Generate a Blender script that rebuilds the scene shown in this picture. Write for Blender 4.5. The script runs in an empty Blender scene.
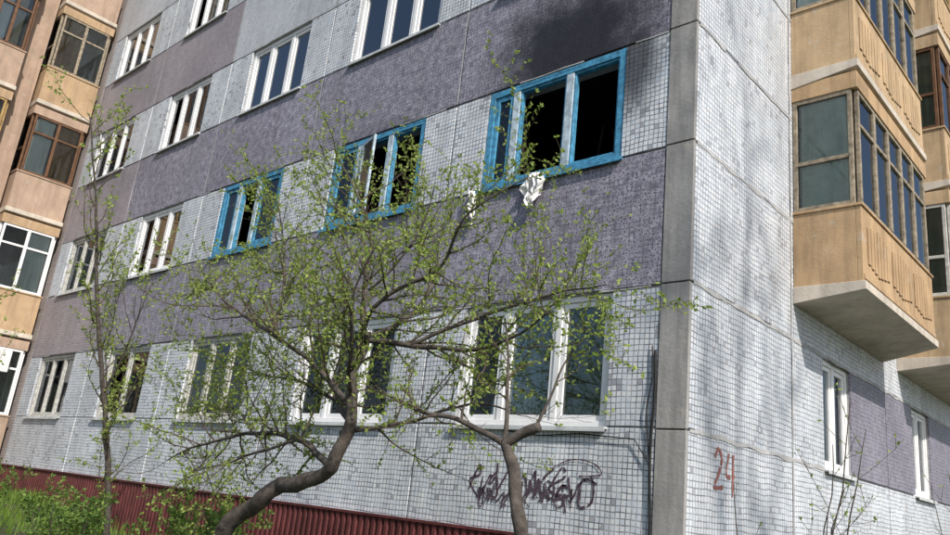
import bpy, math, random
from mathutils import Vector, Matrix, noise
random.seed(7)
scene=bpy.context.scene
COL=scene.collection

# ---------------------------------------------------------------- helpers
class MB:
    def __init__(s): s.v=[];s.f=[];s.m=[];s.mats=[]
    def mi(s,mat):
        if mat not in s.mats: s.mats.append(mat)
        return s.mats.index(mat)
    def poly(s,pts,mat):
        b=len(s.v); s.v+= [tuple(p) for p in pts]; s.f.append(tuple(range(b,b+len(pts)))); s.m.append(s.mi(mat))
    def box(s,mp,a0,a1,d0,d1,z0,z1,mat):
        b=len(s.v)
        for a in (a0,a1):
            for d in (d0,d1):
                for z in (z0,z1): s.v.append(tuple(mp(a,d,z)))
        for f in ((0,1,3,2),(4,6,7,5),(0,4,5,1),(2,3,7,6),(0,2,6,4),(1,5,7,3)):
            s.f.append(tuple(b+i for i in f)); s.m.append(s.mi(mat))
    def tube(s,pts,rad,n,mat,cap=True):
        b=len(s.v); P=[Vector(p) for p in pts]; k=len(P)
        ref=Vector((0.13,0.9,0.41)).normalized()
        for i,p in enumerate(P):
            t=(P[min(i+1,k-1)]-P[max(i-1,0)])
            if t.length<1e-6: t=Vector((0,0,1))
            t.normalize(); x=t.cross(ref)
            if x.length<.05: x=t.cross(Vector((1,0,0)))
            x.normalize(); y=t.cross(x)
            for j in range(n):
                a=2*math.pi*j/n; s.v.append(tuple(p+(x*math.cos(a)+y*math.sin(a))*rad[i]))
        m=s.mi(mat)
        for i in range(k-1):
            for j in range(n):
                s.f.append((b+i*n+j,b+i*n+(j+1)%n,b+(i+1)*n+(j+1)%n,b+(i+1)*n+j)); s.m.append(m)
        if cap:
            s.f.append(tuple(b+(k-1)*n+j for j in range(n))); s.m.append(m)
            s.f.append(tuple(b+n-1-j for j in range(n))); s.m.append(m)
    def obj(s,name,parent=None,smooth=False,bevel=0,recalc=True):
        me=bpy.data.meshes.new(name); me.from_pydata(s.v,[],s.f)
        for m in s.mats: me.materials.append(m)
        me.polygons.foreach_set('material_index',s.m)
        if smooth: me.polygons.foreach_set('use_smooth',[True]*len(s.f))
        me.update()
        if recalc:
            import bmesh
            bm=bmesh.new(); bm.from_mesh(me); bmesh.ops.recalc_face_normals(bm,faces=bm.faces); bm.to_mesh(me); bm.free()
        o=bpy.data.objects.new(name,me); COL.objects.link(o)
        if parent: o.parent=parent
        if bevel:
            md=o.modifiers.new('bevel','BEVEL'); md.width=bevel; md.segments=1; md.limit_method='ANGLE'
        return o
def empty(name):
    e=bpy.data.objects.new(name,None); COL.objects.link(e); return e

# ---------------------------------------------------------------- materials
def newmat(name):
    m=bpy.data.materials.new(name); m.use_nodes=True; nt=m.node_tree
    for n in list(nt.nodes): nt.nodes.remove(n)
    out=nt.nodes.new('ShaderNodeOutputMaterial'); b=nt.nodes.new('ShaderNodeBsdfPrincipled')
    nt.links.new(b.outputs[0],out.inputs[0]); return m,nt,b,out
def N(nt,t,**k):
    n=nt.nodes.new(t)
    for a,v in k.items(): setattr(n,a,v)
    return n
def setv(nt,inp,v):
    if isinstance(v,bpy.types.NodeSocket): nt.links.new(v,inp)
    else:
        if isinstance(v,tuple) and len(v)==3 and inp.type=='RGBA': v=(*v,1)
        inp.default_value=v
def math_(nt,op,a,b=None,clamp=False):
    n=N(nt,'ShaderNodeMath',operation=op,use_clamp=clamp); setv(nt,n.inputs[0],a)
    if b is not None: setv(nt,n.inputs[1],b)
    return n.outputs[0]
def mix(nt,fac,a,b,mode='MIX'):
    n=N(nt,'ShaderNodeMix',data_type='RGBA',blend_type=mode); setv(nt,n.inputs[0],fac); setv(nt,n.inputs[6],a); setv(nt,n.inputs[7],b)
    return n.outputs[2]
def noise_(nt,vec,scale,detail=4,rough=.55):
    n=N(nt,'ShaderNodeTexNoise'); setv(nt,n.inputs['Vector'],vec); n.inputs['Scale'].default_value=scale
    n.inputs['Detail'].default_value=detail; n.inputs['Roughness'].default_value=rough; return n.outputs[0]
def mrange(nt,v,a,b,c=0.,d=1.,smooth=False):
    n=N(nt,'ShaderNodeMapRange',clamp=True)
    if smooth: n.interpolation_type='SMOOTHSTEP'
    setv(nt,n.inputs[0],v); n.inputs[1].default_value=a;n.inputs[2].default_value=b;n.inputs[3].default_value=c;n.inputs[4].default_value=d
    return n.outputs[0]
def pos(nt):
    return N(nt,'ShaderNodeNewGeometry').outputs['Position']
def bump(nt,h,strength,dist,bsdf):
    n=N(nt,'ShaderNodeBump'); n.inputs['Strength'].default_value=strength; n.inputs['Distance'].default_value=dist
    setv(nt,n.inputs['Height'],h); nt.links.new(n.outputs[0],bsdf.inputs['Normal'])

def simple(name,c,rough=.8,var=.25,scale=6,metal=0,spec=.3,bmp=0.0):
    m,nt,b,o=newmat(name); p=pos(nt)
    f=noise_(nt,p,scale,4,.65); f=mrange(nt,f,.3,.7)
    dark=tuple(x*(1-var) for x in c); lite=tuple(min(1,x*(1+var*.6)) for x in c)
    setv(nt,b.inputs['Base Color'],mix(nt,f,dark,lite)); b.inputs['Roughness'].default_value=rough
    b.inputs['Metallic'].default_value=metal; b.inputs['Specular IOR Level'].default_value=spec
    if bmp: bump(nt,noise_(nt,p,scale*5,3,.7),.6,bmp,b)
    return m
def soot_mask(nt,p):
    sep=N(nt,'ShaderNodeSeparateXYZ'); setv(nt,sep.inputs[0],p)
    X,Z=sep.outputs[0],sep.outputs[2]
    nz=noise_(nt,p,2.1,4,.65)
    res=None
    for (cx,cz,rx,rz,st) in ((-1.6,6.9,1.35,.95,1.),(-.72,6.35,.32,.7,.9),(-4.9,6.58,.8,.26,.35),(-8.2,6.58,.7,.22,.3)):
        dx=math_(nt,'DIVIDE',math_(nt,'SUBTRACT',X,cx),rx); dz=math_(nt,'DIVIDE',math_(nt,'SUBTRACT',Z,cz),rz)
        d=math_(nt,'SQRT',math_(nt,'ADD',math_(nt,'MULTIPLY',dx,dx),math_(nt,'MULTIPLY',dz,dz)))
        d=math_(nt,'ADD',d,math_(nt,'MULTIPLY',math_(nt,'SUBTRACT',nz,.5),1.0))
        k=mrange(nt,d,.35,1.3,st,0.,True)
        res=k if res is None else math_(nt,'MAXIMUM',res,k)
    return res
def plaster(name,c,stain=(.16,.11,.08),amt=.5,soot=False):
    """painted render with vertical rain streaks and blotches"""
    m,nt,b,o=newmat(name); p=pos(nt)
    f=mrange(nt,noise_(nt,p,2.3,5,.65),.3,.7)
    col=mix(nt,f,tuple(x*.75 for x in c),tuple(min(1,x*1.1) for x in c))
    mp=N(nt,'ShaderNodeMapping'); nt.links.new(p,mp.inputs[0]); mp.inputs['Scale'].default_value=(7,7,.6)
    st=mrange(nt,noise_(nt,mp.outputs[0],1.,5,.65),.46,.76,0,amt)
    col=mix(nt,st,col,stain)
    sp=mrange(nt,noise_(nt,p,7,5,.7),.60,.66,0,.45)
    col=mix(nt,sp,col,(.46,.42,.36))
    if soot: col=mix(nt,math_(nt,'MULTIPLY',soot_mask(nt,p),.9),col,(.014,.013,.014))
    setv(nt,b.inputs['Base Color'],col); b.inputs['Roughness'].default_value=.9; b.inputs['Specular IOR Level'].default_value=.2
    bump(nt,noise_(nt,p,30,3,.6),.6,.006,b); return m

def tile(name,axis,c1,c2,grout,size=.055,mortar=.006,missing=0.03,soot=False,weave=0.0,weavecol=(.3,.28,.4)):
    m,nt,b,o=newmat(name); p=pos(nt)
    sep=N(nt,'ShaderNodeSeparateXYZ'); setv(nt,sep.inputs[0],p)
    cmb=N(nt,'ShaderNodeCombineXYZ'); nt.links.new(sep.outputs[0 if axis=='x' else 1],cmb.inputs[0]); nt.links.new(sep.outputs[2],cmb.inputs[1])
    w=N(nt,'ShaderNodeTexNoise'); setv(nt,w.inputs['Vector'],p); w.inputs['Scale'].default_value=3; w.inputs['Detail'].default_value=2
    wo=N(nt,'ShaderNodeVectorMath',operation='SCALE'); nt.links.new(w.outputs['Color'],wo.inputs[0]); wo.inputs['Scale'].default_value=.05
    ad=N(nt,'ShaderNodeVectorMath',operation='ADD'); nt.links.new(cmb.outputs[0],ad.inputs[0]); nt.links.new(wo.outputs[0],ad.inputs[1])
    vec=ad.outputs[0]
    br=N(nt,'ShaderNodeTexBrick'); br.offset=0; br.squash=1
    nt.links.new(vec,br.inputs['Vector']); br.inputs['Scale'].default_value=1
    br.inputs['Brick Width'].default_value=size; br.inputs['Row Height'].default_value=size; br.inputs['Mortar Size'].default_value=mortar
    br.inputs['Mortar Smooth'].default_value=.25; br.inputs['Bias'].default_value=0
    setv(nt,br.inputs['Color1'],c1); setv(nt,br.inputs['Color2'],c2)
    gk=mrange(nt,noise_(nt,p,5.5,4,.7),.4,.62)
    avg=tuple((a+b_)/2*.62 for a,b_ in zip(c1,c2))
    gcol=mix(nt,gk,grout,avg); nt.links.new(gcol,br.inputs['Mortar'])
    col=br.outputs[0]
    fl=N(nt,'ShaderNodeVectorMath',operation='SNAP'); nt.links.new(vec,fl.inputs[0]); fl.inputs[1].default_value=(size,size,size)
    wn=N(nt,'ShaderNodeTexWhiteNoise',noise_dimensions='3D'); nt.links.new(fl.outputs[0],wn.inputs['Vector'])
    clus=noise_(nt,p,1.1,3,.6)
    thr=mrange(nt,clus,.45,.75,missing*.3,missing*6)
    ms=math_(nt,'LESS_THAN',wn.outputs[0],thr)
    col=mix(nt,math_(nt,'MULTIPLY',ms,.6),col,tuple(g*1.5 for g in grout))
    if weave>0:
        v2=N(nt,'ShaderNodeTexVoronoi',feature='DISTANCE_TO_EDGE'); nt.links.new(vec,v2.inputs['Vector']); v2.inputs['Scale'].default_value=1/(size*.62)
        k=mrange(nt,v2.outputs['Distance'],.04,.18,1.,0.)
        pat=mrange(nt,noise_(nt,p,9,3,.6),.36,.58)
        col=mix(nt,math_(nt,'MULTIPLY',math_(nt,'MULTIPLY',k,pat),weave),col,weavecol)
    mp=N(nt,'ShaderNodeMapping'); nt.links.new(p,mp.inputs[0]); mp.inputs['Scale'].default_value=(3.5,3.5,.35)
    st=mrange(nt,noise_(nt,mp.outputs[0],1.0,5,.65),.42,.75,0,.36)
    col=mix(nt,st,col,(.15,.145,.15))
    big=mrange(nt,noise_(nt,p,.6,4,.6),.3,.7,.8,1.12)
    hs=N(nt,'ShaderNodeHueSaturation'); nt.links.new(col,hs.inputs['Color']); nt.links.new(big,hs.inputs['Value']); col=hs.outputs[0]
    if soot: col=mix(nt,math_(nt,'MULTIPLY',soot_mask(nt,p),.95),col,(.014,.013,.014))
    setv(nt,b.inputs['Base Color'],col); b.inputs['Roughness'].default_value=.5; b.inputs['Specular IOR Level'].default_value=.35
    bump(nt,math_(nt,'SUBTRACT',1.,br.outputs['Fac']),.4,.003,b)
    return m

def glassmat(name,tint=(.8,.85,.85),ior=1.5,rough=.015):
    m,nt,b,o=newmat(name); nt.nodes.remove(b)
    tr=N(nt,'ShaderNodeBsdfTransparent'); tr.inputs[0].default_value=(*tint,1)
    gl=N(nt,'ShaderNodeBsdfGlossy'); gl.inputs['Roughness'].default_value=rough; gl.inputs[0].default_value=(.95,.97,1,1)
    fr=N(nt,'ShaderNodeFresnel'); fr.inputs[0].default_value=ior
    ms=N(nt,'ShaderNodeMixShader'); nt.links.new(fr.outputs[0],ms.inputs[0]); nt.links.new(tr.outputs[0],ms.inputs[1]); nt.links.new(gl.outputs[0],ms.inputs[2])
    nt.links.new(ms.outputs[0],o.inputs[0]); return m
def leafmat(name,c1,c2,trans=.45):
    m,nt,b,o=newmat(name)
    wn=N(nt,'ShaderNodeNewGeometry')
    f=wn.outputs['Random Per Island']
    col=mix(nt,f,c1,c2)
    setv(nt,b.inputs['Base Color'],col); b.inputs['Roughness'].default_value=.55; b.inputs['Specular IOR Level'].default_value=.3
    t=N(nt,'ShaderNodeBsdfTranslucent'); nt.links.new(col,t.inputs[0])
    ms=N(nt,'ShaderNodeMixShader'); ms.inputs[0].default_value=trans
    nt.links.new(b.outputs[0],ms.inputs[1]); nt.links.new(t.outputs[0],ms.inputs[2]); nt.links.new(ms.outputs[0],o.inputs[0]); return m

M_white=tile('tile_white_front','x',(.76,.78,.80),(.60,.66,.73),(.12,.12,.14),soot=True)
M_purp=tile('tile_purple_front','x',(.185,.175,.225),(.245,.23,.285),(.085,.08,.105),missing=.05,soot=True,weave=.85,weavecol=(.47,.455,.53))
M_mauve=tile('tile_mauve_front','x',(.33,.30,.335),(.42,.385,.415),(.15,.135,.155),missing=.03)
M_pale=tile('tile_pale_front','x',(.55,.58,.62),(.65,.67,.70),(.25,.25,.28),missing=.02)
M_whiteS=tile('tile_white_side','y',(.72,.74,.77),(.58,.63,.69),(.18,.18,.20),missing=.03)
M_purpS=tile('tile_purple_side','y',(.20,.185,.24),(.26,.245,.30),(.085,.08,.105),missing=.05,weave=.5,weavecol=(.40,.385,.46))
M_wing=tile('tile_wing','y',(.48,.42,.40),(.55,.50,.48),(.23,.20,.2))
M_conc=plaster('concrete',(.36,.35,.34),(.10,.10,.10),.6,soot=True)
M_mort=simple('seam_mortar',(.38,.38,.39),.95,.3,8)
M_smear=plaster('seam_smear',(.45,.45,.45),(.16,.16,.16),.5)
M_concP=plaster('balcony_slab_plaster',(.60,.54,.46),(.25,.2,.17),.5)
M_maroon=simple('maroon_sheet',(.11,.028,.028),.55,.45,3,spec=.3)
M_blue=simple('blue_frame_paint',(.07,.27,.44),.6,.55,14,bmp=.002)
M_bluew=simple('pale_blue_frame_paint',(.45,.55,.62),.6,.5,9,bmp=.002)
M_pvc=simple('white_pvc',(.80,.80,.80),.4,.1,4)
M_wood=simple('old_white_wood',(.52,.51,.47),.7,.4,12)
M_greyw=simple('weathered_frame',(.31,.26,.19),.75,.6,14)
M_brownw=simple('brown_frame',(.14,.07,.035),.6,.45,10)
M_yelw=simple('ochre_frame',(.38,.25,.10),.6,.4,10)
M_orange=plaster('orange_plaster',(.50,.345,.20),(.19,.13,.085),.7)
M_orangeL=plaster('orange_plaster_light',(.53,.385,.235),(.19,.14,.09),.7)
M_pink=plaster('pink_plaster',(.44,.32,.24),(.17,.12,.09),.6)
M_wingor=plaster('wing_ochre_plaster',(.47,.33,.20),(.17,.12,.09),.6)
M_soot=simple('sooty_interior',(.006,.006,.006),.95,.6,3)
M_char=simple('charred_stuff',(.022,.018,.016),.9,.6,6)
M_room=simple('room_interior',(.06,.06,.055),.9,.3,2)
M_sill=simple('sill_metal',(.55,.57,.58),.45,.3,5)
M_roof=simple('roof_felt',(.06,.06,.06),.9,.3,3)
M_glass=glassmat('window_glass')
M_glassR=glassmat('reflective_glass',(.5,.55,.6),2.6,.01)
M_glassD=glassmat('dusty_glass',(.55,.6,.6),1.5,.12)
M_curt=[simple('curtain_beige',(.50,.42,.30),.9,.2,5),simple('curtain_green',(.17,.21,.13),.9,.25,5),simple('curtain_white',(.72,.72,.70),.9,.1,5),
        simple('curtain_ochre',(.36,.22,.12),.9,.3,5),simple('curtain_greygreen',(.48,.55,.45),.9,.25,3)]
M_cloth=simple('white_cloth',(.78,.78,.77),.9,.12,9)
M_black=simple('black_cable',(.012,.012,.012),.6,.2,5)
M_graf=simple('graffiti_paint_dark',(.09,.06,.08),.6,.5,10)
M_grafr=simple('graffiti_paint_red',(.30,.12,.10),.6,.4,10)
M_bark=simple('bark',(.095,.080,.068),.95,.6,16,bmp=.012)
M_twig=simple('twig_bark',(.085,.065,.05),.9,.4,20)
M_leaf=leafmat('spring_leaf',(.20,.30,.045),(.42,.50,.14),.5)
M_leaf2=leafmat('bush_leaf',(.07,.15,.03),(.20,.30,.06),.35)
M_leaf3=leafmat('shade_tree_leaf',(.10,.18,.04),(.18,.26,.06),.3)
M_grass=leafmat('grass_blade',(.08,.15,.02),(.20,.30,.05),.3)

# ---------------------------------------------------------------- building
BLD=empty('apartment_building')
FR=lambda a,d,z:(a,d,z)        # front facade, d inward
SD=lambda a,d,z:(-d,a,z)       # side facade, d inward
H=2.8; Z0=2.44; ZT=3.79; NF=5
TOP=Z0+NF*H
WIN=[(-2.83,-.84),(-5.98,-3.99),(-9.19,-7.32),(-12.41,-10.67),(-15.99,-14.08)]
SEAMX=[-.30,-3.41,-6.65,-9.93,-13.24,-16.6]
g=.014
back=MB(); pan=MB()
back.box(FR,-16.6,-.03,.03,.35,-.3,Z0,M_mort)
for n in range(NF):
    zb=Z0+n*H; zt=ZT+n*H
    edges=[-16.6]+[e for w in sorted(WIN) for e in w]+[-.03]
    for i in range(0,len(edges),2):
        back.box(FR,edges[i],edges[i+1],.03,.35,zb,zt,M_mort)
    back.box(FR,-16.6,-.03,.03,.35,zt,Z0+(n+1)*H,M_mort)
back.box(FR,-16.62,.02,-.03,12,TOP,TOP+.25,M_roof)
for i in range(5):
    a1=SEAMX[i]-g; a0=SEAMX[i+1]+(g if i<4 else 0)
    j=random.uniform(-.004,.003)
    pan.box(FR,a0,a1,0+j,.03,1.30,Z0-.004,M_white)
    for n in range(NF):
        zb=Z0+n*H; zt=ZT+n*H
        mat=M_purp
        if n==0 and i==4: mat=M_mauve
        if n==1 and i==4: mat=M_mauve
        if n==2: mat={0:M_purp,1:M_pale,2:M_pale,3:M_mauve,4:M_mauve}[i]
        if n>=3: mat=M_purp if i%2 else M_pale
        pan.box(FR,a0,a1,random.uniform(-.004,.003),.03,zt+g,zb+H-g,mat)
        w0,w1=WIN[i]
        if a0<w0: pan.box(FR,a0,w0,0,.03,zb+g,zt-g,M_white)
        if a1>w1: pan.box(FR,w1,a1,0,.03,zb+g,zt-g,M_white)
zz=[-.3,Z0-.01,3.80,5.25,6.60,8.05,9.40,10.85,12.2,13.6,15,TOP]
for k in range(len(zz)-1):
    j=random.uniform(-.006,.0)
    pan.box(FR,-.30+.004+j,0.006+j,-.012,.03,zz[k]+.008,zz[k+1]-.008,M_conc)
SW=[(3.40,4.41),(7.25,8.27),(12.2,13.2),(16.5,17.5)]
YEND=24
back.box(SD,.35,YEND,.03,.35,-.3,Z0,M_mort)
ed=[.35]+[e for w in SW for e in w]+[YEND]
for i in range(0,len(ed),2): back.box(SD,ed[i],ed[i+1],.03,.35,Z0,ZT,M_mort)
back.box(SD,.35,YEND,.03,.35,ZT,TOP,M_mort)
SY=[.045,2.42,5.9,9.9,14.5,19,YEND]
for i in range(6):
    a0=SY[i]+(g if i else 0); a1=SY[i+1]-g
    pan.box(SD,a0,a1,0,.03,-.3,1.27,M_conc)
    pan.box(SD,a0,a1,0,.03,1.30,Z0-g,M_whiteS)
    ws=[w for w in SW if w[0]>a0 and w[1]<a1]
    if ws:
        w=ws[0]
        pan.box(SD,a0,w[0],0,.03,Z0+g,ZT-.0,M_purpS if i>=2 else M_whiteS)
        pan.box(SD,w[1],a1,0,.03,Z0+g,ZT-.0,M_purpS)
    else: pan.box(SD,a0,a1,0,.03,Z0+g,ZT-.0,M_whiteS)
    for n in range(NF):
        pan.box(SD,a0,a1,random.uniform(-.004,.003),.03,ZT+n*H+2*g,Z0+(n+1)*H-g,M_whiteS)
        if n<NF-1: pan.box(SD,a0,a1,random.uniform(-.004,.003),.03,Z0+(n+1)*H+g,ZT+(n+1)*H,M_whiteS)
back.box(FR,-16.6,-.36,11.7,12,-.3,TOP,M_conc)
back.obj('wall_structure',BLD); pan.obj('tiled_panels',BLD,bevel=.004)

# irregular mortar smeared over the panel joints by hand
sm=MB(); rs=random.Random(5)
def smear(mp,p0,p1,w,d=-.0062,keep=1.0):
    L=math.hypot(p1[0]-p0[0],p1[1]-p0[1]); n=int(L/.045); dx,dz=(p1[0]-p0[0])/L,(p1[1]-p0[1])/L
    prev=None; ph=rs.random()*50
    for i in range(n+1):
        s=i*L/n
        u=w*(.5+.7*noise.noise(Vector((s*3.2+ph,0,0)))+.25*noise.noise(Vector((s*17+ph,3,0))))
        v=w*(.5+.7*noise.noise(Vector((s*3.2+ph,7,0)))+.25*noise.noise(Vector((s*17+ph,9,0))))
        u=max(u,.004);v=max(v,.004)
        cx,cz=p0[0]+dx*s,p0[1]+dz*s
        cur=(mp(cx-dz*u,d,cz+dx*u),mp(cx+dz*v,d,cz-dx*v))
        if prev and noise.noise(Vector((s*.9+ph,5,5)))<keep-.5: sm.poly([prev[0],cur[0],cur[1],prev[1]],M_smear)
        prev=cur
for z in (3.80,5.24,6.60,8.04,9.4,10.84): smear(SD,(.05,z),(14,z),.04,keep=.9)
smear(SD,(.05,Z0),(3.4,Z0),.04,keep=.9)
for y in (2.42,9.9): smear(SD,(y,1.3),(y,12),.035,d=-.0068,keep=.75)
for k,x in enumerate(SEAMX[1:5]):
    for n in range(0,4):
        smear(FR,(x,ZT+n*H+.02),(x,Z0+(n+1)*H-.02),.026,keep=.75)
for n in range(0,4):
    smear(FR,(-.32,ZT+n*H),(-16.5,ZT+n*H),.014,d=-.0068,keep=.45)
sm.obj('joint_mortar',BLD,recalc=False)

# windows ------------------------------------------------------
def curtain(mb,mp,a0,a1,d,z0,z1,mat,folds=9,amp=.025):
    n=max(8,int((a1-a0)*60)); ph=random.random()*6
    prev=None
    for i in range(n+1):
        a=a0+(a1-a0)*i/n; dd=d+amp*math.sin(i/n*folds*6.28*(a1-a0)+ph)+amp*.5*math.sin(i/n*23+ph*2)
        cur=[mp(a,dd,z0),mp(a,d+(dd-d)*.6,z1)]
        if prev: mb.poly([prev[0],cur[0],cur[1],prev[1]],mat)
        prev=cur
def ring(mb,mp,a0,a1,z0,z1,w,d0,d1,mat):
    mb.box(mp,a0,a0+w,d0,d1,z0,z1,mat); mb.box(mp,a1-w,a1,d0,d1,z0,z1,mat)
    mb.box(mp,a0+w,a1-w,d0,d1,z0,z0+w,mat); mb.box(mp,a0+w,a1-w,d0,d1,z1-w,z1,mat)
fr=MB(); gl=MB(); cu=MB(); rm=MB()
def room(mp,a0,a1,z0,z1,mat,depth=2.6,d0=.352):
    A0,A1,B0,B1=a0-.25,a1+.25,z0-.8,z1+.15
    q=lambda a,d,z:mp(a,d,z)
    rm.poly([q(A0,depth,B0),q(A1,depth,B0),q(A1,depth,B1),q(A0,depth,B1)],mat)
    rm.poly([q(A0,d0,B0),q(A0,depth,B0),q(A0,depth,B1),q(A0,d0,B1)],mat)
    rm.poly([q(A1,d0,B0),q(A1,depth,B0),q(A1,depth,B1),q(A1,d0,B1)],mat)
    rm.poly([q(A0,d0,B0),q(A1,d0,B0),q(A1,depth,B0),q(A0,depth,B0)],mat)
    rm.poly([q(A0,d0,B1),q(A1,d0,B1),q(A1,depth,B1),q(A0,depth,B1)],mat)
def window(mp,a0,a1,z0,z1,mul,style,curt=None,glassmask=None,gm=None):
    e=.004; a0+=e;a1-=e;z0+=e;z1-=e
    if style=='pvc': fm,sm_,w,sw=M_pvc,M_pvc,.06,.055
    elif style=='wood': fm,sm_,w,sw=M_wood,M_wood,.06,.045
    else: fm,sm_,w,sw=M_blue,M_bluew,.085,.06
    d0,d1=(.05,.14) if style!='burnt' else (.012,.13)
    ring(fr,mp,a0,a1,z0,z1,w,d0,d1,fm)
    ms=[a0+w]+[m for m in mul]+[a1-w]
    mw=w*.6
    for m in mul: fr.box(mp,m-mw,m+mw,d0+.004,d1-.004,z0+w,z1-w,sm_ if style=='burnt' else fm)
    for i in range(len(ms)-1):
        s0=ms[i]+(mw if i else 0)+.003; s1=ms[i+1]-(mw if i<len(ms)-2 else 0)-.003
        has= True if glassmask is None else glassmask[i]
        if style!='burnt' or has:
            ring(fr,mp,s0,s1,z0+w+.003,z1-w-.003,sw,d0+.02,d1-.02,fm if style=='burnt' else sm_)
        if has:
            gl.box(mp,s0+sw*.8,s1-sw*.8,d0+.045,d0+.051,z0+w+sw*.8,z1-w-sw*.8,(gm or M_glass) if style!='burnt' else M_glassD)
        elif style=='burnt':
            ring(fr,mp,s0,s1,z0+w+.003,z1-w-.003,.024,d0+.02,d1-.03,M_blue)
    fr.box(mp,a0-.03,a1+.03,-.055,d0-.002,z0-.028,z0-.006,M_sill if style!='burnt' else M_blue)
    fr.box(mp,a0-.03,a1+.03,-.058,-.052,z0-.055,z0-.026,M_sill if style!='burnt' else M_blue)
    if style!='burnt' and curt is not None:
        for (f0,f1,ci) in curt:
            curtain(cu,mp,a0+.05+(a1-a0-.1)*f0,a0+.05+(a1-a0-.1)*f1,.26,z0-.3,z1-.01,M_curt[ci])
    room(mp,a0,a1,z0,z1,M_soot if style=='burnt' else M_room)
def W(i,n,mul,style,curt=None,gmask=None,gm=None):
    w0,w1=WIN[i]; window(FR,w0,w1,Z0+n*H,ZT+n*H,[w0+(w1-w0)*m for m in mul],style,curt,gmask,gm)
W(0,0,(.30,.66),'pvc',[(0,.27,3),(.31,.66,1),(.68,1,1)])
W(0,1,(.22,.62),'burnt',None,(True,False,False))
W(0,2,(.33,.66),'pvc',[(0,.3,2),(.7,1,2)],None,M_glassR)
W(1,0,(.33,.66),'pvc',[(0,.2,0),(.6,1,1)])
W(1,1,(.30,.64),'burnt',None,(True,False,False))
W(1,2,(.36,.68),'pvc',[(0,.33,2),(.36,.6,2),(.72,1,2)],None,M_glassR)
W(2,0,(.33,.66),'wood',[(0,.3,2),(.7,1,1)])
W(2,1,(.30,.62),'burnt',None,(True,False,True))
W(2,2,(.33,.68),'pvc',[(0,.33,2),(.4,.66,0),(.7,1,2)],None,M_glassR)
W(3,0,(.5,),'wood',[(0,.25,2),(.8,1,0)])
W(3,1,(.33,.66),'pvc',[(0,.25,2)],None,M_glassR)
W(3,2,(.33,.66),'pvc',[(.7,1,2)],None,M_glassR)
W(4,0,(.35,.68),'wood',[(0,.3,2),(.5,.8,2)])
W(4,1,(.35,.68),'wood',[(0,.4,2)])
W(4,2,(.35,.68),'pvc',[(0,.3,2),(.6,1,3)])
for i in range(5):
    for n in (3,4): W(i,n,(.33,.66),'pvc',[(0,.3,2)] if i>2 else None,None,M_glassR)
for k,w in enumerate(SW):
    window(SD,w[0],w[1],Z0,ZT,[w[0]+.5*(w[1]-w[0])],'pvc',[(0,.4,2),(.55,1,0)])
def casement(hx,hz0,hz1,wd,ang,mat):
    ca,sa=math.cos(ang),math.sin(ang)
    mp=lambda a,d,z:(hx+a*ca+d*sa, -.01-a*sa+d*ca, z)
    ring(fr,mp,.0,wd,hz0,hz1,.05,0,.035,mat)
    gl.box(mp,.045,wd-.045,.015,.019,hz0+.3,hz1-.045,M_glassD)
casement(-5.3,Z0+H+.1,ZT+H-.1,.45,math.radians(18),M_bluew)
fr.obj('window_frames',BLD,bevel=.003); gl.obj('window_glass',BLD); cu.obj('curtains',BLD,smooth=True,recalc=False); rm.obj('rooms',BLD,recalc=False)
ch=MB()
for (x0,x1) in (WIN[0],WIN[1],WIN[2]):
    for k in range(9):
        x=random.uniform(x0,x1); y=random.uniform(.6,2.2); z=Z0+H-.7
        ch.tube([(x,y,z),(x+random.uniform(-.4,.4),y+random.uniform(-.2,.3),z+random.uniform(.6,1.9))],[.03,.015],5,M_char)
    ch.box(FR,x0+.2,x0+.9,1.6,2.2,Z0+H-.75,Z0+H+.9,M_char)
    ch.tube([(x0+.9,1.2,Z0+H+1.45),(x0+1.1,1.25,Z0+H+.95),(x0+1.0,1.2,Z0+H+.6)],[.02,.012,.03],5,M_char)
ch.obj('charred_debris',BLD)
pl=MB(); x=-16.6; zt=1.36
prof=[(0,0),(.035,0),(.05,-.03),(.095,-.03),(.11,0)]
pts=[]
while x<-.34:
    for (dx,dy) in prof: pts.append((x+dx,-.045+dy))
    x+=.11
for a,b in zip(pts[:-1],pts[1:]):
    pl.poly([(a[0],a[1],-.3),(b[0],b[1],-.3),(b[0],b[1],zt),(a[0],a[1],zt)],M_maroon)
pl.box(FR,-16.6,-.34,-.09,-.002,zt+.002,zt+.03,M_maroon)
pl.obj('corrugated_plinth',BLD)

# graffiti as flat paint ribbons lying on the tiles
def ribbon(mb,pts,w,mp,d,mat):
    P=[Vector((p[0],p[1])) for p in pts]
    L=[];R=[]
    for i,p in enumerate(P):
        t=P[min(i+1,len(P)-1)]-P[max(i-1,0)]; t=t.normalized() if t.length>1e-6 else Vector((1,0)); nn=Vector((-t.y,t.x))
        ww=w*(.6+.6*random.random())
        L.append(p+nn*ww/2);R.append(p-nn*ww/2)
    for i in range(len(P)-1):
        if random.random()<.05: continue
        mb.poly([mp(R[i].x,d,R[i].y),mp(R[i+1].x,d,R[i+1].y),mp(L[i+1].x,d,L[i+1].y),mp(L[i].x,d,L[i].y)],mat)
gr=MB()
def smoothpts(c,k=8):
    V=[Vector(p) for p in c]; out=[]
    for i in range(len(V)-1):
        p0=V[max(i-1,0)];p1=V[i];p2=V[i+1];p3=V[min(i+2,len(V)-1)]
        for j in range(k):
            t=j/k; out.append(.5*((2*p1)+(p2-p0)*t+(2*p0-5*p1+4*p2-p3)*t*t+(3*p1-p0-3*p2+p3)*t**3))
    out.append(V[-1]); return out
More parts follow.
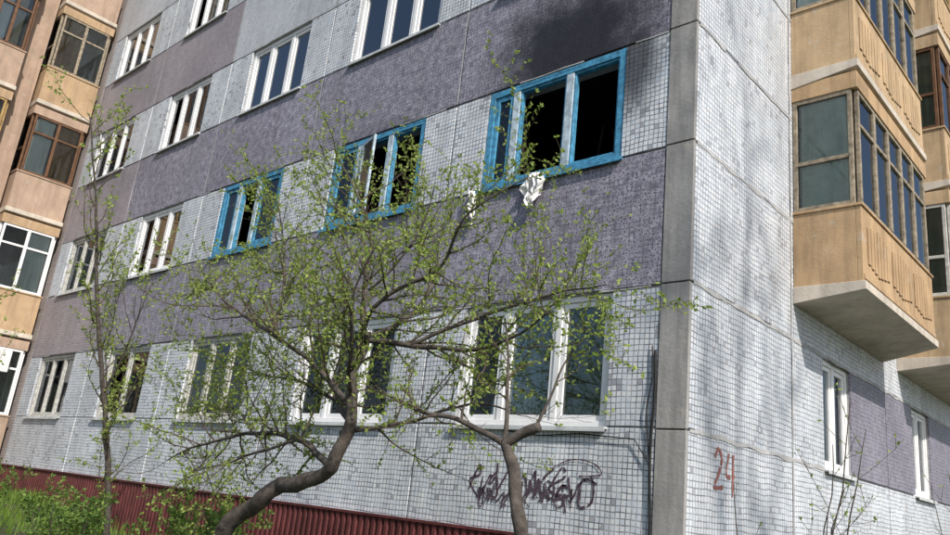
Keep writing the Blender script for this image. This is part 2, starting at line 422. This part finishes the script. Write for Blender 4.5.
glyph=[[(0,0),(.1,.5),(.2,.1),(.3,.5),(.38,.0)],[(0,.1),(.25,.5),(.35,.3),(.05,.25),(.3,.0)],[(.3,.45),(.05,.4),(.02,.1),(.3,.05),(.35,.3),(.15,.28)],
       [(0,.5),(.05,0),(.3,.45),(.35,0)],[(.0,.25),(.3,.5),(.3,.1),(.05,.0),(.02,.4),(.4,.3)]]
rg=random.Random(21)
dd=-.006
for (xs_,xe,zb_,sc,th) in ((-2.5,-2.0,1.74,.55,.026),(-1.8,-1.05,1.72,.62,.024),(-1.75,-1.2,1.66,.45,.018),(-2.35,-2.0,1.62,.4,.018)):
    x=xs_
    while x<xe:
        gph=glyph[rg.randrange(5)]; s=sc*rg.uniform(.7,1.2)
        pts=smoothpts([(x+p[0]*s*.8+rg.uniform(-.03,.03),zb_+p[1]*s*.9+rg.uniform(-.05,.05)) for p in gph])
        dd-=.0003; ribbon(gr,pts,th,FR,dd,M_graf); x+=rg.uniform(.08,.17)
ribbon(gr,smoothpts([(-1.45,2.02),(-1.2,2.12),(-.95,2.1),(-.85,2.0),(-1.1,1.97)]),.014,FR,-.013,M_graf)
ribbon(gr,smoothpts([(.55,2.26),(.62,2.34),(.69,2.25),(.62,2.1),(.54,1.99),(.72,2.0)]),.04,SD,-.0055,M_grafr)
ribbon(gr,smoothpts([(.84,2.32),(.79,2.12),(.97,2.12)]),.035,SD,-.0055,M_grafr)
ribbon(gr,smoothpts([(.93,2.32),(.92,1.93)]),.035,SD,-.0065,M_grafr)
gr.obj('graffiti',BLD,recalc=False)
cb=MB()
cpts=[(-.325+.012*math.sin(z*5),-.025,z) for z in [0+.15*i for i in range(22)]]
cb.tube(cpts,[.013]*len(cpts),6,M_black)
cb.tube([(-.36,-.02,3.2),(-.34,-.03,2.9),(-.39,-.03,2.6),(-.35,-.025,2.2)],[.007]*4,5,M_black)
cb.tube([(-2.2,-.03,2.40),(-1.6,-.03,2.34),(-1.1,-.03,2.37),(-.5,-.03,2.33),(-.33,-.03,2.1)],[.006]*5,5,M_black)
cb.obj('cable',BLD)
def cloth(name,x0,w,ztop,h,seed):
    mb=MB(); nx,nz=22,26; g2=[]
    for j in range(nz+1):
        row=[]
        for i in range(nx+1):
            u=i/nx-.5; v=j/nz
            wd=w*(1-.35*math.sin(v*2.4+seed)+.25*noise.noise(Vector((v*5,seed,0))))
            xx=x0+u*wd+.05*noise.noise(Vector((v*3,seed+4,1)))
            yy=-.075-.05*abs(noise.noise(Vector((u*7,v*5,seed))))-.03*math.sin(u*18+v*4)
            if v<.18: yy=.05-(v/.18)*.12-.02*math.sin(u*18)
            zz=ztop+.04-max(0,v-.14)*h*(1+.4*math.sin(u*5+seed))+.04*noise.noise(Vector((u*6,v*6,seed+2)))
            row.append((xx,yy,zz))
        g2.append(row)
    for j in range(nz):
        for i in range(nx):
            mb.poly([g2[j][i],g2[j][i+1],g2[j+1][i+1],g2[j+1][i]],M_cloth)
    return mb.obj(name,None,smooth=False,recalc=False)
cloth('hanging_cloth',-1.93,.28,Z0+H,.36,1.3)
cloth('hanging_cloth.001',-2.86,.09,Z0+H-.02,.40,5.1)

# balconies ----------------------------------------------------
def balcony(mb,gb,cb,mp,a0,a1,dp,zb,mpar,mfr,cur,deco=True,panes=5,lintel=True,gmat=None):
    t=.06; zp=zb+.90; zg=zb+2.42; ztop=zb+H-.16
    b=len(mb.v)
    for (a,d,z) in ((a0-.02,0,zb-.20),(a1+.35,0,zb-.20),(a1+.02,dp+.03,zb-.10),(a0-.02,dp+.03,zb-.10),(a0-.02,0,zb),(a1+.35,0,zb),(a1+.02,dp+.03,zb),(a0-.02,dp+.03,zb)):
        mb.v.append(tuple(mp(a,d,z)))
    for f in ((0,1,2,3),(4,5,6,7),(0,1,5,4),(1,2,6,5),(2,3,7,6),(3,0,4,7)):
        mb.f.append(tuple(b+i for i in f)); mb.m.append(mb.mi(M_concP))
    mb.box(mp,a0,a1,dp-t,dp,zb+.002,zp,mpar)
    mb.box(mp,a0,a0+t,.002,dp-t-.002,zb+.002,zp,mpar); mb.box(mp,a1-t,a1,.002,dp-t-.002,zb+.002,zp,mpar)
    mb.box(mp,a0-.02,a1+.02,dp-t-.01,dp+.02,zp+.001,zp+.035,mpar); mb.box(mp,a0-.02,a0+t+.01,.002,dp-t-.013,zp+.001,zp+.035,mpar)
    mb.box(mp,a1-t-.01,a1+.02,.002,dp-t-.013,zp+.001,zp+.035,mpar)
    if deco:
        # vertical ribs grouped in three fields, as cast in the parapet slab
        nf=3; L=(a1-a0-.2)/nf
        for k in range(nf):
            c0=a0+.1+k*L+.06; c1=a0+.1+(k+1)*L-.06; nr=7; st=(c1-c0)/nr
            for q in range(nr):
                h=.10+.06*abs(q-3)/3
                mb.box(mp,c0+q*st+.02,c0+(q+1)*st-.02,dp+.001,dp+.016,zb+.08+h,zp-.05-h,mpar)
        mb.box(mp,a0+.02,a1-.02,dp+.002,dp+.014,zb+.03,zb+.09,mpar)
    if lintel:
        mb.box(mp,a0-.01,a1+.01,dp-t-.01,dp+.01,zg,ztop,mpar)
        mb.box(mp,a0-.01,a0+t,.002,dp-t-.012,zg,ztop,mpar); mb.box(mp,a1-t,a1+.01,.002,dp-t-.012,zg,ztop,mpar)
    z0=zp+.037; z1=zg-.002
    def glaz(mq,s0,s1,k,dA):
        w=.05
        ring(mb,mq,s0,s1,z0,z1,w,dA-.055,dA-.005,mfr)
        stp=(s1-s0-2*w)/k
        for i in range(1,k): mb.box(mq,s0+w+i*stp-.035,s0+w+i*stp+.035,dA-.05,dA,z0+w,z1-w,mfr)
        zt=z0+(z1-z0)*(.70 if k>1 else .42)
        mb.box(mq,s0+w,s1-w,dA-.048,dA-.008,zt-.025,zt+.025,mfr)
        for i in range(k):
            gb.box(mq,s0+w+i*stp+.02,s0+w+(i+1)*stp-.02,dA-.035,dA-.03,z0+w*.7,z1-w*.7,gmat or M_glass)
            if cur and (k==1 or random.random()<.85):
                f=random.uniform(.6,1) if k>1 else .97
                curtain(cb,mq,s0+w+i*stp+.03,s0+w+i*stp+stp*f,dA-.075,z0+.02,z1-.02,M_curt[cur[0] if k==1 else random.choice(cur)],amp=.006)
    glaz(mp,a0+.065,a1-.065,panes,dp)
    glaz(lambda s,d,z: mp(a0-d,s,z),.01,dp-.065,1,0.0)
    glaz(lambda s,d,z: mp(a1+d,s,z),.01,dp-.065,1,0.0)
SO=lambda a,d,z:(d,a,z)
bb=MB();bg=MB();bc=MB()
for n in range(4):
    zb=4.42+n*H
    balcony(bb,bg,bc,SO,2.5,5.55,.77,zb,M_orange if n%2==0 else M_orangeL,M_greyw,(4,4,0,2),True,5)
    balcony(bb,bg,bc,SO,6.6,9.7,.85,zb,M_orangeL,[M_wood,M_brownw,M_yelw,M_wood][n],(0,2,3),True,5)
    balcony(bb,bg,bc,SO,11.0,14.2,.85,zb,M_orange,[M_pvc,M_yelw,M_brownw,M_wood][n],(0,2),True,5)
bb.obj('side_balconies',BLD,bevel=.004);bg.obj('side_balcony_glass',BLD);bc.obj('side_balcony_curtains',BLD,smooth=True,recalc=False)
wb=MB()
wb.box(FR,-24,-17.45,-3.6,12,-.3,TOP,M_wing)
wb.box(FR,-17.45,-16.63,.004,12,-.3,TOP,M_wing)
wb.box(FR,-24,-17.40,-3.65,12,TOP+.002,TOP+.3,M_roof)
wb.obj('wing_walls',BLD)
WO=lambda a,d,z:(-17.45+d,a,z)
bb=MB();bg=MB();bc=MB()
for n in range(-1,4):
    zb=4.3+n*H
    fm={-1:M_pvc,0:M_pvc,1:M_brownw,2:M_greyw,3:M_yelw}[n]
    balcony(bb,bg,bc,WO,-1.38,-.12,.80,zb,M_pink if n%2 else M_wingor,fm,(2,0,3),False,2)
    balcony(bb,bg,bc,WO,-3.5,-1.95,.95,zb,M_wingor if n%2 else M_pink,[M_greyw,M_yelw,M_yelw,M_brownw,M_greyw][n+1],(2,0),False,4)
bb.box(WO,-1.9,-1.44,0.002,.5,-.3,TOP,M_pink)
bb.obj('wing_balconies',BLD,bevel=.004);bg.obj('wing_balcony_glass',BLD);bc.obj('wing_balcony_curtains',BLD,smooth=True,recalc=False)

ac=MB()
M_acw=simple('ac_white',(.72,.72,.70),.5,.1,4); M_acd=simple('ac_dark',(.05,.05,.05),.6,.2,4)
ac.box(WO,-1.25,-.5,.84,1.10,3.35,3.85,M_acw)
cy,cz,r=-.98,3.6,.2
for k in range(6):
    rr=r*(k+1)/6
    pts=[WO(cy+rr*math.cos(t*math.pi/12),1.105,cz+rr*math.sin(t*math.pi/12)) for t in range(25)]
    ac.tube(pts,[.005]*25,4,M_acd)
ac.poly([WO(cy+r*math.cos(t*math.pi/12),1.102,cz+r*math.sin(t*math.pi/12)) for t in range(24)],M_acd)
ac.obj('air_conditioner_unit',None,bevel=.01)

# ---------------------------------------------------------------- ground
def gz(x,y):
    t=min(1,max(0,(-x-3.5)/10)); t=t*t*(3-2*t)
    s=min(1,max(0,(y+9)/6)); s=s*s*(3-2*s)
    return .78*t*s+.04*noise.noise(Vector((x*.6,y*.6,0)))
gm,nt,b,o=newmat('lawn_ground'); p=pos(nt)
c=mix(nt,mrange(nt,noise_(nt,p,1.5,6,.7),.4,.6),(.055,.042,.028),(.045,.075,.02))
setv(nt,b.inputs['Base Color'],c); b.inputs['Roughness'].default_value=1; bump(nt,noise_(nt,p,20,5,.7),1,.03,b)
gd=MB(); xs=[-200,-100,-60,-40,-30]+[-26+i*.6 for i in range(60)]+[14,25,60,200]; ys=[-200,-100,-50,-25]+[-16+i*.6 for i in range(30)]+[6,15,40,200]
for i in range(len(xs)-1):
    for j in range(len(ys)-1):
        gd.poly([(x,y,gz(x,y)) for x,y in ((xs[i],ys[j]),(xs[i+1],ys[j]),(xs[i+1],ys[j+1]),(xs[i],ys[j+1]))],gm)
gd.obj('ground',recalc=False,smooth=True)
am=simple('asphalt',(.055,.055,.057),.95,.3,10,bmp=.01)
pa=MB(); X0=-14
for i in range(44):
    xa=X0+i; xb=xa+1
    pa.poly([(xa,-12,.08),(xb,-12,.08),(xb,-5.9,.08),(xa,-5.9,.08)],am)
pa.obj('asphalt_path',recalc=False)

gs=MB()
for _ in range(15000):
    x=random.uniform(-16.4,-3) ; y=-.2-6.5*random.random()**1.3
    if noise.noise(Vector((x*.7,y*.7,3)))<-.22: continue
    z=gz(x,y)-.01; h=random.uniform(.08,.3)*(1+.6*noise.noise(Vector((x,y,8)))); a=random.random()*6.28; w=random.uniform(.006,.013)
    dx,dy=math.cos(a)*w,math.sin(a)*w; lx,ly=random.uniform(-.08,.08),random.uniform(-.08,.08)
    gs.poly([(x-dx,y-dy,z),(x+dx,y+dy,z),(x+dx*.6+lx*.5,y+dy*.6+ly*.5,z+h*.6),(x+lx,y+ly,z+h)],M_grass)
gs.obj('grass',recalc=False)

# ---------------------------------------------------------------- trees
random.seed(11)
def rv():
    while True:
        v=Vector((random.uniform(-1,1),random.uniform(-1,1),random.uniform(-1,1)))
        if .1<v.length<1: return v.normalized()
def leaf(mb,p,s,mat,d=None):
    a=rv()
    if d: a=(a+d*.6).normalized()
    b=a.cross(rv()).normalized()
    l=s*random.uniform(.6,1.35); w=l*.27; c=a.cross(b)*l*.08
    mb.poly([p,p+a*l*.5+b*w+c,p+a*l,p+a*l*.5-b*w+c],mat)
def branch(wood,lv,p,d,L,r,level,S):
    n=max(3,int(L/.07)); pts=[p.copy()]
    step=L/n
    for i in range(n):
        d=(d+rv()*S['wig']+Vector((0,0,S['up']))*.5).normalized(); p=p+d*step; pts.append(p.copy())
    rad=[max(.0013,r*(1-.75*i/n)) for i in range(n+1)]
    wood.tube(pts,rad,6 if r>.012 else (4 if r>.005 else 3),M_bark if r>.01 else M_twig,cap=False)
    children(wood,lv,pts,rad,level,S)
def children(wood,lv,pts,rad,level,S):
    tot=0; nxt=S['sp'][level]*random.uniform(.6,1.3) if level<len(S['sp']) else 1e9
    if level==0: nxt+=S.get('skip',.1)
    lsp=S['leafsp']; ln=random.random()*lsp
    for i in range(len(pts)-1):
        seg=pts[i+1]-pts[i]; sl=seg.length
        if sl<1e-6: continue
        t=seg/sl
        while nxt<tot+sl and level<len(S['sp']):
            q=pts[i]+t*(nxt-tot); side=t.cross(rv()).normalized()
            d=(t*.55+side*random.uniform(.6,1.0)+Vector((0,0,.2))).normalized()
            L=S['len'][level]*random.uniform(.4,1.45)
            branch(wood,lv,q,d,L,min(rad[i]*.6,S['r'][level]),level+1,S)
            nxt+=S['sp'][level]*random.uniform(.5,1.5)
        if level>=S['leaflvl']:
            while ln<tot+sl:
                q=pts[i]+t*(ln-tot)
                if noise.noise(q*1.6+Vector((S['seed'],0,0)))>S.get('gap',-.22):
                    for _ in range(random.choice((1,2,2))): leaf(lv,q+rv()*.008,S['leaf'],S['mat'],t)
                ln+=lsp*random.uniform(.5,1.5)
        tot+=sl
    if level>=S['leaflvl'] and random.random()<.8:
        for _ in range(3): leaf(lv,pts[-1],S['leaf'],S['mat'],(pts[-1]-pts[-2]).normalized())
def limb(wood,lv,ctrl,r0,r1,S,spawn=True,k=7,wob=.02):
    P=smoothpts(ctrl,k); n=len(P)-1
    P=[p+Vector((noise.noise(p*4),noise.noise(p*4+Vector((9,0,0))),noise.noise(p*4+Vector((0,9,0)))))*wob for p in P]
    rad=[(r0+(r1-r0)*i/n)*(1+.16*noise.noise(P[i]*9)) for i in range(n+1)]
    wood.tube(P,rad,10 if r0>.03 else 7,M_bark)
    if spawn: children(wood,lv,P,rad,0,S)
def finish(name,wood,lv):
    e=empty(name); wood.obj('trunk_and_branches',e,smooth=True,recalc=False); lv.obj('leaves',e,recalc=False); return len(lv.f)
S1=dict(sp=(.084,.082),len=(.64,.2),r=(.010,.0035),wig=.2,up=.07,leafsp=.037,leaflvl=1,leaf=.033,mat=M_leaf,seed=1,skip=.2)
wd=MB();lv=MB()
limb(wd,lv,[(-3.25,-2.8,.0),(-2.95,-2.8,.55),(-2.5,-2.8,1.17),(-2.15,-2.8,1.45),(-1.8,-2.8,1.6),(-1.35,-2.8,1.68),(-1.2,-2.8,1.95),(-1.2,-2.8,2.24),(-1.17,-2.8,2.76)],.080,.036,S1,False,wob=.07)
L=[([(-1.17,-2.8,2.74),(-1.35,-2.7,3.2),(-1.5,-2.6,3.6),(-1.9,-2.5,4.1),(-2.2,-2.6,4.55)],.026,.005),
([(-1.2,-2.8,2.2),(-1.7,-2.9,2.55),(-2.8,-3.0,3.05),(-3.5,-2.9,3.4)],.025,.005),
([(-1.3,-2.8,1.75),(-1.9,-2.7,1.95),(-2.7,-2.6,1.99),(-3.4,-2.7,1.86),(-3.9,-2.7,1.7)],.028,.005),
([(-1.17,-2.8,2.7),(-.7,-2.7,2.62),(-.1,-2.6,2.61),(.5,-2.7,2.78)],.026,.005),
([(-1.2,-2.8,2.6),(-.95,-2.9,2.9),(-.45,-2.8,3.15),(-.1,-2.9,3.45),(.3,-2.8,3.68)],.020,.004),
([(-.75,-2.7,2.63),(-.3,-2.5,2.85),(.3,-2.4,3.0),(.75,-2.5,2.98)],.016,.004),
([(-1.2,-2.8,2.25),(-.9,-3.1,2.55),(-.75,-3.25,2.9),(-.5,-3.3,3.2)],.018,.004),
([(-1.17,-2.8,2.7),(-1.2,-2.3,3.0),(-1.4,-1.9,3.5),(-1.7,-1.7,3.95)],.02,.005),
([(-2.1,-2.95,2.75),(-2.5,-2.7,3.4),(-2.85,-2.6,3.9),(-3.0,-2.6,4.2)],.015,.004),
([(-1.2,-2.8,2.1),(-1.8,-2.5,2.3),(-2.6,-2.3,2.5),(-3.4,-2.2,2.6),(-4.3,-2.2,2.85)],.02,.004),
([(-1.2,-2.8,2.45),(-1.6,-2.6,2.9),(-2.1,-2.3,3.2),(-2.9,-2.1,3.4),(-3.6,-2.0,3.9)],.018,.004),
([(-1.25,-2.8,2.0),(-.8,-2.6,2.1),(-.3,-2.5,2.25),(.1,-2.5,2.2)],.018,.004),
([(-2.7,-2.6,1.99),(-3.3,-2.4,2.2),(-3.9,-2.3,2.25),(-4.6,-2.3,2.2)],.012,.003),
([(-3.2,-2.95,3.25),(-3.9,-2.8,3.35),(-4.5,-2.6,3.7)],.010,.003),
([(-1.3,-2.7,3.1),(-.95,-2.6,3.5),(-.8,-2.6,3.95)],.012,.003),
([(-1.9,-2.7,1.95),(-2.4,-2.9,1.75),(-2.9,-3.0,1.6)],.014,.004)]
for c,r0,r1 in L: limb(wd,lv,c,r0,r1,S1)
n1=finish('fruit_tree',wd,lv)
S2=dict(S1); S2.update(seed=5,sp=(.12,.09),len=(.40,.16),leafsp=.045)
wd=MB();lv=MB()
limb(wd,lv,[(.6,-2.8,.0),(.53,-2.8,.8),(.48,-2.8,1.47),(.40,-2.8,1.75),(.3,-2.8,1.99)],.050,.034,S2,False,wob=.05)
limb(wd,lv,[(.3,-2.8,1.97),(.4,-2.78,2.04),(.52,-2.75,2.08)],.032,.028,S2,False)
for c,r0,r1 in [([(.3,-2.8,1.97),(0,-2.85,2.08),(-.4,-2.9,2.16),(-.8,-2.9,2.3)],.022,.005),([(.3,-2.8,1.97),(.2,-2.7,2.4),(.05,-2.6,2.8)],.016,.004),
  ([(.5,-2.76,2.07),(.6,-2.7,2.4),(.7,-2.6,2.65)],.010,.003)]:
    limb(wd,lv,c,r0,r1,S2)
finish('fruit_tree.001',wd,lv)
S3=dict(S1); S3.update(seed=9,sp=(.16,.12),len=(.75,.25),r=(.009,.004),leafsp=.055,leaf=.050,skip=.6,up=.22)
wd=MB();lv=MB()
limb(wd,lv,[(-7.75,-1.3,.4),(-7.7,-1.5,1.28),(-7.6,-1.9,2.5),(-7.51,-2.32,3.71),(-7.38,-2.7,5.0),(-7.28,-3.1,6.1)],.05,.008,S3)
limb(wd,lv,[(-7.66,-1.6,1.6),(-7.9,-1.7,2.4),(-8.1,-1.8,3.2),(-8.1,-1.8,4.2)],.02,.005,S3)
limb(wd,lv,[(-7.6,-1.9,2.5),(-7.2,-1.9,3.2),(-6.9,-1.9,4.1)],.018,.005,S3)
finish('sapling_tree',wd,lv)
wd=MB();lv=MB()
limb(wd,lv,[(-8.6,-3.6,.5),(-8.5,-3.6,1.5),(-8.3,-3.7,2.6),(-8.4,-3.7,3.3)],.03,.006,S3)
limb(wd,lv,[(-8.5,-3.6,1.3),(-8.9,-3.3,2.2),(-8.9,-3.2,2.9)],.018,.005,S3)
finish('sapling_tree.001',wd,lv)
def shoots(name,cx,cy,cnt,h0,h1,S,spread=.5):
    wd=MB();lv=MB()
    for i in range(cnt):
        a=random.random()*6.28; x=cx+math.cos(a)*.12; y=cy+math.sin(a)*.12
        h=random.uniform(h0,h1); lean=random.uniform(.1,spread)
        top=(x+math.cos(a)*lean,y+math.sin(a)*lean,h); z=gz(x,y)-.03
        limb(wd,lv,[(x,y,z),(x+math.cos(a)*lean*.35,y+math.sin(a)*lean*.35,h*.5),top],.008,.002,S,wob=.03)
    return finish(name,wd,lv)
S4=dict(S1); S4.update(sp=(.22,.2),len=(.25,.08),r=(.003,.002),leafsp=.09,leaf=.02,skip=.8,seed=3,wig=.1,up=.2)
shoots('shrub',1.85,-2.7,7,1.6,2.25,S4,.4)
shoots('shrub.001',2.5,-1.0,5,1.7,2.2,S4,.4)
S5=dict(S1); S5.update(sp=(.10,.07),len=(.22,.1),r=(.004,.002),leafsp=.03,leaf=.05,mat=M_leaf2,skip=.05,seed=13,wig=.2,up=.15)
for k,(x,y,h) in enumerate([(-7.2,-2.2,1.25),(-5.4,-1.2,1.35),(-4.2,-2.2,1.15),(-13.6,-1.2,1.3),(-9.0,-1.4,1.1)]):
    shoots('bush' if k==0 else 'bush.%03d'%k,x,y,12,h*.75,h*1.05,S5,.55)
S6=dict(S1); S6.update(sp=(.42,.3),len=(1.4,.6),r=(.012,.005),leafsp=.055,leaf=.085,mat=M_leaf3,skip=.4,seed=17,wig=.2,up=.12,gap=-.15)
wd=MB();lv=MB()  # unseen tree, added out of frame to dapple the side wall with shade
limb(wd,lv,[(9.4,-3.0,0),(9.3,-2.9,4),(9.1,-2.8,8),(9.1,-2.8,10.5)],.15,.06,S6,False)
for c in ([(9.1,-2.8,10),(8.9,-2.7,12),(9.0,-2.5,14.5)],[(9.1,-2.8,9.5),(8.4,-3.2,11),(8.1,-3.5,13)],[(9.1,-2.8,9.8),(9.6,-2.1,11.5),(9.7,-1.7,13.5)],[(9.1,-2.8,9.2),(10,-3.3,10.5),(10.6,-3.7,12)]):
    limb(wd,lv,c,.045,.012,S6)
finish('unseen_shade_tree',wd,lv)

# ---------------------------------------------------------------- light and camera
az,el=math.radians(-23),math.radians(42)
sd=Vector((math.cos(az)*math.cos(el),math.sin(az)*math.cos(el),math.sin(el)))
sl=bpy.data.lights.new('sun','SUN'); sl.energy=4.9; sl.angle=math.radians(.9); sl.color=(1,.94,.86)
so=bpy.data.objects.new('sun',sl); COL.objects.link(so); so.rotation_euler=sd.to_track_quat('Z','Y').to_euler(); so.location=(20,10,25)
w=bpy.data.worlds.new('World'); scene.world=w; w.use_nodes=True; nt=w.node_tree
bgn=nt.nodes['Background']; sk=nt.nodes.new('ShaderNodeTexSky'); sk.sky_type='NISHITA'; sk.sun_disc=False
sk.sun_elevation=el; sk.sun_rotation=math.pi/2-az; sk.air_density=1; sk.dust_density=1.5
nt.links.new(sk.outputs[0],bgn.inputs[0]); bgn.inputs[1].default_value=.15
cam=bpy.data.cameras.new('camera'); co=bpy.data.objects.new('camera',cam); COL.objects.link(co)
cam.sensor_width=36; cam.lens=29.9; cam.clip_end=1000
yaw,pitch,roll=-0.7632,0.2917,0.1097
f=Vector((math.sin(yaw)*math.cos(pitch),math.cos(yaw)*math.cos(pitch),math.sin(pitch)))
r0=Vector((math.cos(yaw),-math.sin(yaw),0)); u0=r0.cross(f)
R=r0*math.cos(roll)+u0*math.sin(roll); U=-r0*math.sin(roll)+u0*math.cos(roll)
co.matrix_world=Matrix(((R.x,U.x,-f.x,3.38),(R.y,U.y,-f.y,-6.43),(R.z,U.z,-f.z,1.60),(0,0,0,1)))
scene.camera=co
scene.view_settings.view_transform='Standard'; scene.view_settings.look='None'; scene.view_settings.exposure=0
print('leaves',n1)
